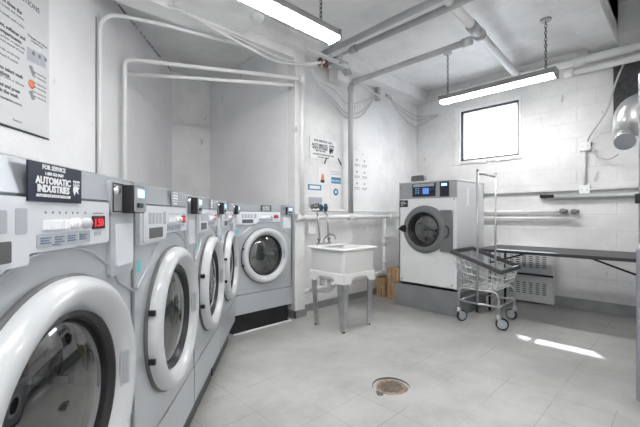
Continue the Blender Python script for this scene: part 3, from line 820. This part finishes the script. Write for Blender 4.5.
# left: risers in the corner behind the washers
pipe('vent_riser_pipe', [W(-1.95, 3.55)+(0.0,), W(-1.95, 3.55)+(2.76,), (2.66, 3.12, 2.775)], .021, M_pipe, 'white pipe rising behind the washers, upper of two crossing to the corner', rad=.07)
pipe('crossing_pipe', [W(-1.93, 3.57)+(2.62,), (2.60, 3.14, 2.69)], .018, M_pipe, 'lower of two white pipes crossing above the washers')
xa, ya = W(-.6254*3.13+.02, 3.13)
pipe('wall_conduit', [(xa, ya, 0), (xa, ya, 2.99)] + [W(-.45*3.34, 3.34)+(3.0,)] + [(2.2, 3.25, 3.0)], .018, M_pipe, 'white conduit on the left wall bending over at the ceiling', rad=.16)
# dark joint beside it
xb, yb = W(-.629*3.2, 3.2)
# sink wall pipes
pipe('insulated_pipe', [(2.68, 3.15, 1.175), (4.86, 3.23, 1.175)], .030, M_pipe, 'thick white insulated pipe running along the sink wall',
     fit=(((2.70, 3.15, 1.175), (1, 0, 0), .10, 1.35), ((3.66, 3.19, 1.175), (1, 0, 0), .12, 1.5), ((4.6, 3.22, 1.175), (1, 0, 0), .06, 1.4)))
pipe('supply_pipe', [(2.86, 3.24, 1.255), (4.86, 3.26, 1.255)], .014, M_pipe, 'thin white supply pipe above the insulated pipe on the sink wall')
pipe('supply_pipe', [(2.86, 3.27, 1.285), (2.86, 3.27, HC-.2)], .016, M_pipe, 'thin white riser pipe near the left end of the sink wall')
pipe('corner_riser_pipe', [(2.72, 3.13, 1.2), (2.72, 3.13, 2.84)], .026, M_pipe, 'thick white riser at the corner between alcove and sink wall',
     fit=(((2.72, 3.13, 2.78), (0, 0, 1), .10, 1.35),))
pipe('drain_pipe', [(2.8, 3.2, .28), (4.43, 3.2, .34), (4.43, 3.2, 1.15)], .026, M_pipe, 'white drain pipe from the sink rising beside the large washer', rad=.05,
     fit=(((4.43, 3.2, .80), (0, 0, 1), .14, 1.3), ((4.34, 3.2, .337), (1, 0, 0), .1, 1.35), ((4.43, 3.2, .50), (0, 0, 1), .04, 1.4)))
pipe('pipe_cleanout', [(4.43, 3.19, .86), (4.45, 3.02, .90)], .030, M_pipe, 'short capped branch on the drain pipe beside the large washer')
# window-wall low pipes
def wp(name, ya_, yb_, z, r, m, label, z2=None, off=.05, **k):
    return pipe(name, [(XW-off, ya_, z), (XW-off, yb_, z2 if z2 is not None else z)], r, m, label, **k)
wp('wall_conduit', 3.28, -1.6, 1.515, .014, M_pipeg, 'thin grey conduit high of the four pipes on the window wall', off=.03)
wp('grey_wall_pipe', 1.33, -1.6, 1.435, .026, M_pipeg, 'grey pipe with black capped end on the window wall at right')
wp('cold_water_pipe', 3.28, 1.18, 1.245, .020, M_pipe, 'white pipe ending in an old valve on the window wall')
wp('hot_water_pipe', 3.28, 1.02, 1.155, .020, M_pipe, 'lowest white pipe on the window wall')
def valve(name, c, m, label, s=1., ax=(0, 1, 0)):
    root = MB().tube([Vector(c)-Vector(ax)*.045*s, Vector(c)+Vector(ax)*.045*s], .021*s, 12).lathe([(0, -.03*s), (.024*s, -.02*s), (.028*s, 0), (.024*s, .02*s), (0, .03*s)], c, (0, 0, 1), 14).build(name, m)
    MB().tube([Vector(c), Vector(c)+Vector((-.07*s, 0, 0))], .008*s, 8).build('stem', m, root)
    MB().lathe([(.03*s, -.004), (.036*s, 0), (.03*s, .006), (0, .004)], Vector(c)+Vector((-.07*s, 0, 0)), (-1, 0, 0), 18).build('hand_wheel', m, root)
    return tag(root, label, 'valve')
valve('gate_valve', (XW-.05, 1.13, 1.25), M_valve, 'tarnished valve left of the pair on the white window wall pipe', 1.0)
valve('gate_valve', (XW-.05, 1.01, 1.245), M_valve, 'tarnished valve at the end of the white window wall pipe', 1.0)
root = MB().tube([(XW-.05, 1.34, 1.445), (XW-.05, 1.40, 1.455)], .024, 12).tube([(XW-.06, 1.36, 1.45), (XW-.07, 1.24, 1.445)], .022, 12).build('taped_fitting', M_black)
tag(root, 'black tape wrapped fitting at the end of the grey wall pipe', 'pipe fitting')
# vertical conduit with its boxes
def jbox(name, y, z, label, s=.055):
    r_ = MB().box(XW-.06, XW-.004, y-s, y+s, z-s, z+s, bev=.006).build(name, M_body)
    k_ = MB()
    for q in (-.5, .5): k_.lathe([(0, .003), (.006, .002), (.007, 0)], (XW-.06, y+q*s, z), (-1, 0, 0), 10)
    k_.build('screws', M_grey, r_)
    return tag(r_, label, 'electrical box')
jbox('outlet_box', .905, 2.065, 'white outlet box at the top of the vertical conduit')
jbox('junction_box', .91, 1.52, 'white junction box at the foot of the vertical conduit')
pipe('vertical_conduit', [(XW-.025, .915, 1.575), (XW-.025, .915, 2.01)], .017, M_pipe, 'white vertical conduit between the two boxes on the window wall')

# vent panel and duct at right
def vent():
    root = empty('wall_louvre', (XW, .25, 2.6), 0, 'dark louvred vent panel high in the window wall behind the duct', 'vent')
    MB().box(-.045, -.002, -.85, .38, -.44, .38).build('backing', M_iron, root)
    f_ = MB().box(-.06, -.045, -.85, .38, .385, .42).box(-.06, -.045, -.85, .38, -.45, -.42)
    for y_ in (.10, -.20, -.5): f_.box(-.06, -.045, y_-.12, y_, -.42, .385)
    f_.build('frame', M_grey, root)
vent()
def duct():
    root = MB().tube(bend([(5.02, -1.2, 2.37), (5.02, .18, 2.37), (5.01, .44, 2.34), (5.0, .45, 2.02)], .20, 8), .135, 28).build('exhaust_duct', M_duct)
    tag(root, 'silver aluminium exhaust duct elbow high at the right', 'duct')
    for y_ in (.12, -.3):
        MB().tube([(5.02, y_-.012, 2.37), (5.02, y_+.012, 2.37)], .140, 28).build('band', M_galv, root)
    MB().tube([(5.0, .48, 2.08), (4.82, .46, 1.97)], .083, 24).build('cleanout_collar', M_galv, root)
    MB().tube([(4.82, .46, 1.97), (4.79, .457, 1.952)], .090, 24).build('cleanout_cap', M_grey, root)
duct()

# cables
def cable(pts, r, m, label, smooth=True): return tag(MB().tube(pts, r, 8).build('cable', m), label, 'cable')
def spline(pts, n=8):
    P_ = [Vector(p) for p in pts]; out = []
    for i in range(len(P_)-1):
        p0, p1, p2, p3 = P_[max(i-1, 0)], P_[i], P_[i+1], P_[min(i+2, len(P_)-1)]
        for k in range(n):
            t = k/n
            out.append(.5*((2*p1)+(p2-p0)*t+(2*p0-5*p1+4*p2-p3)*t*t+(3*p1-p0-3*p2+p3)*t**3))
    return out+[P_[-1]]
cable(spline([(XW-.04, .88, 2.11), (XW-.10, .84, 2.20), (XW-.14, .68, 2.45), (XW-.14, .60, 2.75), (XW-.12, .50, 3.04)]), .011, M_cabg, 'grey cable climbing from the outlet box to the big pipe')
cable(spline([(XW-.04, .85, 2.05), (XW-.08, .78, 1.92), (XW-.12, .66, 1.87), (XW-.25, .56, 1.90)]), .007, M_cabg, 'thin looping cable from the outlet box toward the duct')
for k, (d, z) in enumerate(((.10, 2.98), (.16, 2.955), (.07, 2.99))):
    cable(spline([W(-.56*3.0, 3.0)+(3.16-.03*k,), (1.35+.03*k, 3.16, 3.02), (1.9, 3.15, z-.02*k), (2.35, 3.14, z-.04-.03*k), (2.72, 3.06, 2.93)]), .010-.002*(k == 2), M_cable,
          ['thick white cable of the bundle under the alcove beam, uppermost', 'white cable of the bundle under the alcove beam, hanging lowest', 'thin white cable of the bundle under the alcove beam'][k])
for k, zl in enumerate((2.54, 2.60, 2.74)):
    cable(spline([(2.80+.02*k, 3.08, 2.93), (3.02, 3.16, 2.84-.03*(2-k)), (3.36, 3.22, zl+.10), (3.66, 3.265, zl), (3.98, 3.265, zl+.10), (4.30, 3.26, 2.99)]), (.010, .009, .006)[k], M_cabg,
          ['grey cable drooping across the sink wall, lowest loop', 'grey cable drooping across the sink wall, middle loop', 'thin grey cable drooping across the sink wall, highest loop'][k])
for k, zl in enumerate((2.90, 2.83, 2.73)):
    cable(spline([(4.57, 3.2, 3.02), (4.8, 3.24, 2.97-.035*k), (5.2, 3.27, zl+.03), (5.45, 3.24, zl), (5.52, 2.9, 2.87)]), .009, M_cabg,
          ['upper thin cable hanging to the far corner', 'middle thin cable hanging to the far corner', 'lowest thin cable hanging to the far corner'][k])
cb = MB().box(4.34, 4.39, 3.24, 3.31, 2.93, 3.13).build('cable_bracket', M_galv)
MB().tube([(3.70, 3.19, 3.05), (4.36, 3.22, 2.98)], .010, 8).build('bracket_rod', M_pipe, cb)
MB().tube([(4.48, 3.2, 3.03), (4.60, 3.2, 3.01)], .024, 10).build('cable_clamp', M_galv, cb)
tag(cb, 'small metal bracket holding the cables high on the sink wall', 'bracket')
# strut, sheet metal hood and rusty valve by the corner
st = MB().box(2.62, 3.36, 2.93, 2.99, 3.045, 3.065).build('support_strut', M_pipe); tag(st, 'flat white metal strut under the ceiling pipes near the corner', 'bracket')
MB().tube([(3.02, 2.96, 3.06), (3.02, 2.96, HC)], .006, 8).build('threaded_rod', M_galv, st)
hd = MB(); hd.prism([(3.12, 3.125), (3.36, 3.125), (3.44, 3.0), (3.36, 3.05), (3.14, 3.06)], 'Y', 2.98, 3.10); tag(hd.build('metal_hood', M_galv), 'bent grey sheet metal flap above the white duct box', 'metal flap')
tag(MB().box(3.33, 3.54, 3.13, 3.30, 2.95, 3.13, bev=.01).build('duct_box', M_pipe), 'small white painted box hanging below the beam above the sink', 'duct box')
valve('rusty_valve', (3.03, 3.05, 3.03), M_rust, 'rusty brown valve where the ceiling pipes meet the corner', 1.4, (.8, .6, 0))
pipe('thin_ceiling_pipe', [(2.98, 3.02, 3.03), (2.70, 3.08, 2.93)], .018, M_pipe, 'short white pipe running from the rusty valve to the corner')
# smoke detector
sd = MB().lathe([(0, -.045), (.05, -.043), (.062, -.02), (.065, 0)], (1.88, 2.80, 3.06), (0, 0, 1), 28).build('smoke_detector', M_body)
tag(sd, 'round white smoke detector under the ceiling beam', 'smoke detector')

# faucet supply on the wall above the sink
r_ = MB().tube(bend([(2.99, 3.24, 1.25), (2.97, 3.14, 1.25), (2.80, 2.95, 1.20), (2.77, 2.88, .91)], .05), .011, 10)
tag(r_.build('supply_hose', M_ss), 'left metal supply hose dropping to the sink faucet', 'hose')
r_ = MB().tube(bend([(3.08, 3.24, 1.25), (3.06, 3.12, 1.25), (2.94, 2.93, 1.20), (2.90, 2.87, .91)], .05), .011, 10)
tag(r_.build('supply_hose', M_ss), 'right metal supply hose dropping to the sink faucet', 'hose')
valve('hose_valve', (3.12, 3.14, 1.29), M_hosed, 'dark blue handled hose valve above the sink', 1.1, (0, 0, 1))
valve('hose_valve', (2.98, 3.17, 1.30), M_valve, 'tarnished hose valve above the sink', .9, (1, 0, 0))
tag(MB().box(2.895, 3.02, 3.20, 3.235, .96, 1.20, bev=.01).build('hose_box', M_body), 'small white box on the wall behind the faucet', 'wall box')

# ------------------------------------------------------------------ signs on the sink wall
def wall_sheet(name, x0, x1, z0, z1, m, label, cat, y=YS, deco=None, th=.004, tilt=0):
    r_ = MB().box(x0, x1, y-th, y-.0008, z0, z1).build(name, m); tag(r_, label, cat)
    if deco: deco(r_, x0, x1, z0, z1, y-th-.0006)
    return r_
def px(u, v, Y=YS):                                           # survey of the sink wall
    t = (u-320)/355; yy = CA-SA*t; d = Y/yy
    return (t*CA+SA)*d, 1.2+(215-v)/355*d
def sign1(r_, x0, x1, z0, z1, y):
    t = MB(); c = (x0+x1)/2; w_ = x1-x0; h = z1-z0
    t.text('FOR SERVICE CALL', w_*.085, onface(c, y, z1-h*.19), align='CENTER', bold=.001)
    t.text('AUTOMATIC', w_*.105, onface(x0+w_*.37, y, z1-h*.40), align='CENTER', bold=.0016)
    t.text('INDUSTRIES', w_*.105, onface(x0+w_*.37, y, z1-h*.54), align='CENTER', bold=.0016)
    t.text('1-800-762-9669', w_*.065, onface(x0+w_*.37, y, z1-h*.64), align='CENTER', bold=.0008)
    logo_emblem(t, x0+w_*.82, z1-h*.45, w_*.2, y)
    t.text('AUTOMATICINDUSTRIES.COM', w_*.058, onface(c, y, z1-h*.80), align='CENTER', bold=.0008)
    t.text('MACHINE NUMBER', w_*.05, onface(c, y, z1-h*.92), align='CENTER', bold=.0005)
    t.build('sign_lettering', M_ink, r_, fix=False)
x0, z1 = px(309.5, 136); x1, z0 = px(335.5, 162)
wall_sheet('service_sign', x0, x1, z0, z1, M_paper, 'white service sign with black lettering on the sink wall', 'sign', deco=sign1, th=.01)
def paperA(r_, x0, x1, z0, z1, y):
    c = (x0+x1)/2; w_ = x1-x0; h = z1-z0
    MB().prism([(c-.15*w_, z0+.2*h), (c+.18*w_, z0+.18*h), (c+.15*w_, z0+.42*h), (c+.02*w_, z0+.6*h), (c-.10*w_, z0+.45*h)], 'Y', y-.0003, y+.0002).build('picture', M_orange, r_)
    MB().box(c-.2*w_, c+.2*w_, y-.0003, y+.0002, z0+.05*h, z0+.2*h).build('caption', M_ink, r_)
x0, z1 = px(317.5, 165); x1, z0 = px(327, 184)
wall_sheet('notice_sheet', x0, x1, z0, z1, M_paper, 'small paper notice with an orange picture below the service sign', 'notice', deco=paperA)
def paperB(r_, x0, x1, z0, z1, y):
    c = (x0+x1)/2; w_ = x1-x0; h = z1-z0
    MB().box(x0+.1*w_, x1-.05*w_, y-.0003, y+.0002, z0+.52*h, z0+.72*h).lathe([(.10*w_, 0), (.22*w_, 0), (.22*w_, .0005), (.10*w_, .0005)], (c, y, z0+.25*h), (0, -1, 0), 24)\
        .build('blue_printing', M_blue, r_)
    t = MB()
    t.text('NOTICE', w_*.2, onface(c, y-.0006, z0+.57*h), align='CENTER', bold=.0006)
    t.build('heading', M_text, r_, fix=False)
    g = MB()
    for k in range(3): g.box(x0+.12*w_, x1-.15*w_, y-.0003, y+.0002, z0+(.8+.05*k)*h, z0+(.812+.05*k)*h)
    g.build('small_print', M_inkg, r_)
x0, z1 = px(330, 168); x1, z0 = px(341, 200)
wall_sheet('notice_sheet', x0, x1, z0, z1, M_paper, 'narrow white notice with a blue heading and blue ring', 'notice', deco=paperB)
def card(r_, x0, x1, z0, z1, y):
    w_ = x1-x0; h = z1-z0
    MB().box(x0+.1*w_, x1-.1*w_, y-.0003, y+.0002, z0+.2*h, z0+.8*h).build('card_face', M_paper, r_)
x0, z1 = px(308, 184); x1, z0 = px(321, 190.5)
wall_sheet('wall_card', x0, x1, z0, z1, M_blue, 'small blue bordered card on the sink wall', 'card', deco=card)
def photo_(r_, x0, x1, z0, z1, y):
    w_ = x1-x0; h = z1-z0; d = MB()
    d.box(x0+.3*w_, x0+.95*w_, y-.0003, y+.0002, z0+.05*h, z0+.3*h)
    for k in range(4): d.box(x0+(.32+.16*k)*w_, x0+(.42+.16*k)*w_, y-.0003, y+.0002, z0+.3*h, z0+(.36+.07*(k % 3))*h)
    d.build('photo_shapes', M_ink, r_)
x0, z1 = px(308.5, 197); x1, z0 = px(322, 208)
wall_sheet('wall_card', x0, x1, z0, z1, M_lgrey, 'small picture card just above the pipe on the sink wall', 'card', deco=photo_)
def instr(r_, x0, x1, z0, z1, y):
    w_ = x1-x0; h = z1-z0; g = MB()
    for i in range(2):
        for j in range(3):
            X = x0+(.08+.48*i)*w_; Z = z1-(.30+.25*j)*h
            g.box(X, X+.34*w_, y-.0003, y+.0002, Z, Z+.012*h)
            g.box(X, X+.30*w_, y-.0003, y+.0002, Z-.03*h, Z-.02*h)
            g.lathe([(0, .0004), (.045*w_, .0004), (.045*w_, 0)], (X+.15*w_, y, Z+.10*h), (0, -1, 0), 12)
    g.build('diagram_printing', M_inkg, r_)
    MB().lathe([(0, .0004), (.03*w_, .0004), (.03*w_, 0)], (x0+.6*w_, y, z1-.06*h), (0, -1, 0), 12).build('red_mark', M_orange, r_)
x0, z1 = px(353, 150); x1, z0 = px(368.5, 198)
wall_sheet('instruction_sheet', x0, x1, z0, z1, M_paper, 'tall white instruction sheet with small diagrams right of the grey riser', 'notice', deco=instr)
# two marker pens taped on the wall
for (u0, v0, u1, v1, lb) in ((326.6, 158.5, 324.8, 163.5, 'short black marker tucked under the service sign'), (338.5, 158.5, 341.5, 165, 'short black marker leaning right of the service sign')):
    a_, b_ = px(u0, v0, 3.28), px(u1, v1, 3.28)
    tag(MB().tube([(a_[0], 3.285, a_[1]), (b_[0], 3.285, b_[1])], .008, 8).build('marker_pen', M_dark), lb, 'pen')

# ------------------------------------------------------------------ poster on the left wall (local: x along wall, -y to room)
def lpx(u, v, X0=-1.68):
    """survey of the left wall: local x (along) and z"""
    t = (u-320)/355; Y = X0/(t+.095); p = Vector(W(t*Y, Y))-Vector((lx, ly))
    return p.dot(DL), 1.2+(215-v)/355*Y
px1, pz0 = lpx(49, 138.7)
px0 = lpx(-60, 100)[0]
pr = empty('instruction_poster', (lx, ly, 0), aL, 'large pale washing directions poster on the left wall', 'poster')
pz1 = pz0+1.55
MB().box(px0, px1, -.008, -.001, pz0, pz1).build('sheet', M_poster, pr)
MB().box(px0, px1, -.010, -.0005, pz0-.012, pz0-.004).build('lower_edge', M_iron, pr)
T_ = MB(); yv = -.0086
def ptext(s_, u, v, size, bold=0., al='RIGHT', sx=1.):
    a_, b_ = lpx(u, v); T_.text(s_, size, onface(a_, yv, b_), align=al, bold=bold, sx=sx)
ptext('WASHING DIRECTIONS', 39.5, 15, .048, .0004)
ptext('1. Sort the wash loosely', 34, -9, .036)
ptext('2. Load and close the', 22, 16, .033, .0013)
ptext('Fill the washer drum loosely with clothes,', 24.5, 22.5, .022)
ptext('turn the door handle until it clicks', 24.5, 30, .022)
ptext('3. Add detergent, softener and', 25.5, 42, .031, .0013)
ptext('bleach to the compartments.', 22, 45.5, .031, .0013)
ptext('Use high efficiency powder or liquid only', 25, 51.5, .022)
ptext('and measure the correct amount of soap', 24, 55, .022)
ptext('Do not fill above the line on the tray,', 20, 60.5, .022)
ptext('add softener and bleach if needed', 18, 65, .022)
ptext('4. Press a button to select wash', 23, 80, .031, .0013)
ptext('cycle and options.', 10.5, 79, .031, .0013)
ptext('Hot, warm, bright colors or delicates', 24.5, 88, .022)
ptext('5. Insert payment and press', 20, 94.5, .031, .0013)
ptext('start to begin the wash.', 19, 99.5, .031, .0013)
ptext('The display shows the time remaining', 22, 107, .022)
ptext('Unload promptly when complete', 13, 103, .022)
ptext('Thank you', 22, 124, .018)
ptext('Detergent and softener', 47.5, 50, .020, .0003)
ptext('compartments', 43, 50, .020)
for v_ in (80, 84, 90, 94, 99, 103): ptext('Stain removal tip', 46, v_, .020)
T_.build('poster_printing', M_soft, pr, fix=False)
G_ = MB()
for k in range(3):
    a_, b_ = lpx(31+6.2*k, 58+3*k); G_.box(a_-.035, a_+.022, yv, yv+.0006, b_-.03, b_+.055)
G_.build('picture_panels', M_lgrey, pr)
for k in range(3):
    a_, b_ = lpx(33.5+6.0*k, 54.5+3*k); MB().lathe([(0, .001), (.013, .001), (.013, 0)], (a_, yv, b_), (0, -1, 0), 10).build('picture_dot', M_inkg, pr)
for (u, v) in ((32, 71), (32, 96)):
    a_, b_ = lpx(u, v); MB().prism([(a_-.03, b_+.02), (a_, b_+.03), (a_+.03, b_-.02), (a_, b_-.03)], 'Y', yv-.0006, yv).build('grey_picture', M_inkg, pr)
a_, b_ = lpx(31.5, 85); MB().lathe([(0, .001), (.03, .001), (.03, 0)], (a_, yv, b_), (0, -1, 0), 10).build('orange_picture', M_orange, pr)
# vertical joint strip on the left wall
a_, _ = lpx(96.5, 100)
struct('trim_8', MB().box(a_-.006, a_+.006, -.003, .0, 0, 2.95), M_inkg, loc=(lx, ly, 0), rotz=aL)

# ------------------------------------------------------------------ floor drain
dr = empty('floor_drain', (2.075, 1.44, 0), math.radians(-72), 'rusty round floor drain grate set in the tiles', 'drain'); dr.scale = (.78, .78, 1)
n = 30; pts = []
for k in range(n):
    a = 2*PI*k/n; rr = .142*(1+.05*math.sin(3*a+1)+random.uniform(-.03, .03)); pts.append((rr*math.cos(a), rr*math.sin(a)))
MB().prism(pts, 'Z', .0005, .0022).build('rust_ring', mat('rust_stain', (.33, .26, .19), .8, var=.6, vscale=18), dr)
dk = MB(); pts2 = []
for k in range(16):
    a = PI*.1+PI*1.1*k/15; pts2.append((.165*math.cos(a), .165*math.sin(a), .003))
dk.tube(pts2, [.002+.006*math.sin(PI*k/15) for k in range(16)], 6); dk.prism([(-.10, -.13), (-.02, -.13), (-.02, -.19), (-.06, -.20)], 'Z', .0005, .0018)
dk.build('broken_edge', mat('dark_gap', (.10, .10, .095), .8), dr)
MB().lathe([(0, .004), (.112, .004), (.118, .001)], (0, 0, 0), (0, 0, 1), 40).build('drain_plate', mat('rusty_plate', (.27, .21, .16), .7, .2, bump=.4, bscale=50, var=.5, vscale=25), dr)
hl = MB()
for i in range(-5, 6):
    for j in range(-5, 6):
        x_, y_ = i*.019+(.0095 if j % 2 else 0), j*.019
        if x_*x_+y_*y_ < .10**2: hl.lathe([(0, .0048), (.0062, .0048), (.0065, .004)], (x_, y_, 0), (0, 0, 1), 8)
hl.build('grate_holes', M_dark, dr)

# ------------------------------------------------------------------ light
sun = bpy.data.lights.new('sun', 'SUN'); sun.energy = 4.5; sun.angle = math.radians(.8); so = bpy.data.objects.new('sun', sun); C.objects.link(so)
d = Vector((-1.70, -1.15, -2.32)); so.rotation_euler = d.to_track_quat('-Z', 'Y').to_euler(); so.location = (9, 5, 8)
wd = bpy.data.worlds.new('world'); scn.world = wd; wd.use_nodes = True
bg = wd.node_tree.nodes['Background']; bg.inputs['Color'].default_value = (.92, .96, 1, 1); bg.inputs['Strength'].default_value = 3.2
scn.view_settings.view_transform = 'Standard'; scn.view_settings.look = 'None'; scn.view_settings.gamma = 1
scn.view_settings.use_curve_mapping = False; scn.view_settings.exposure = 1.36
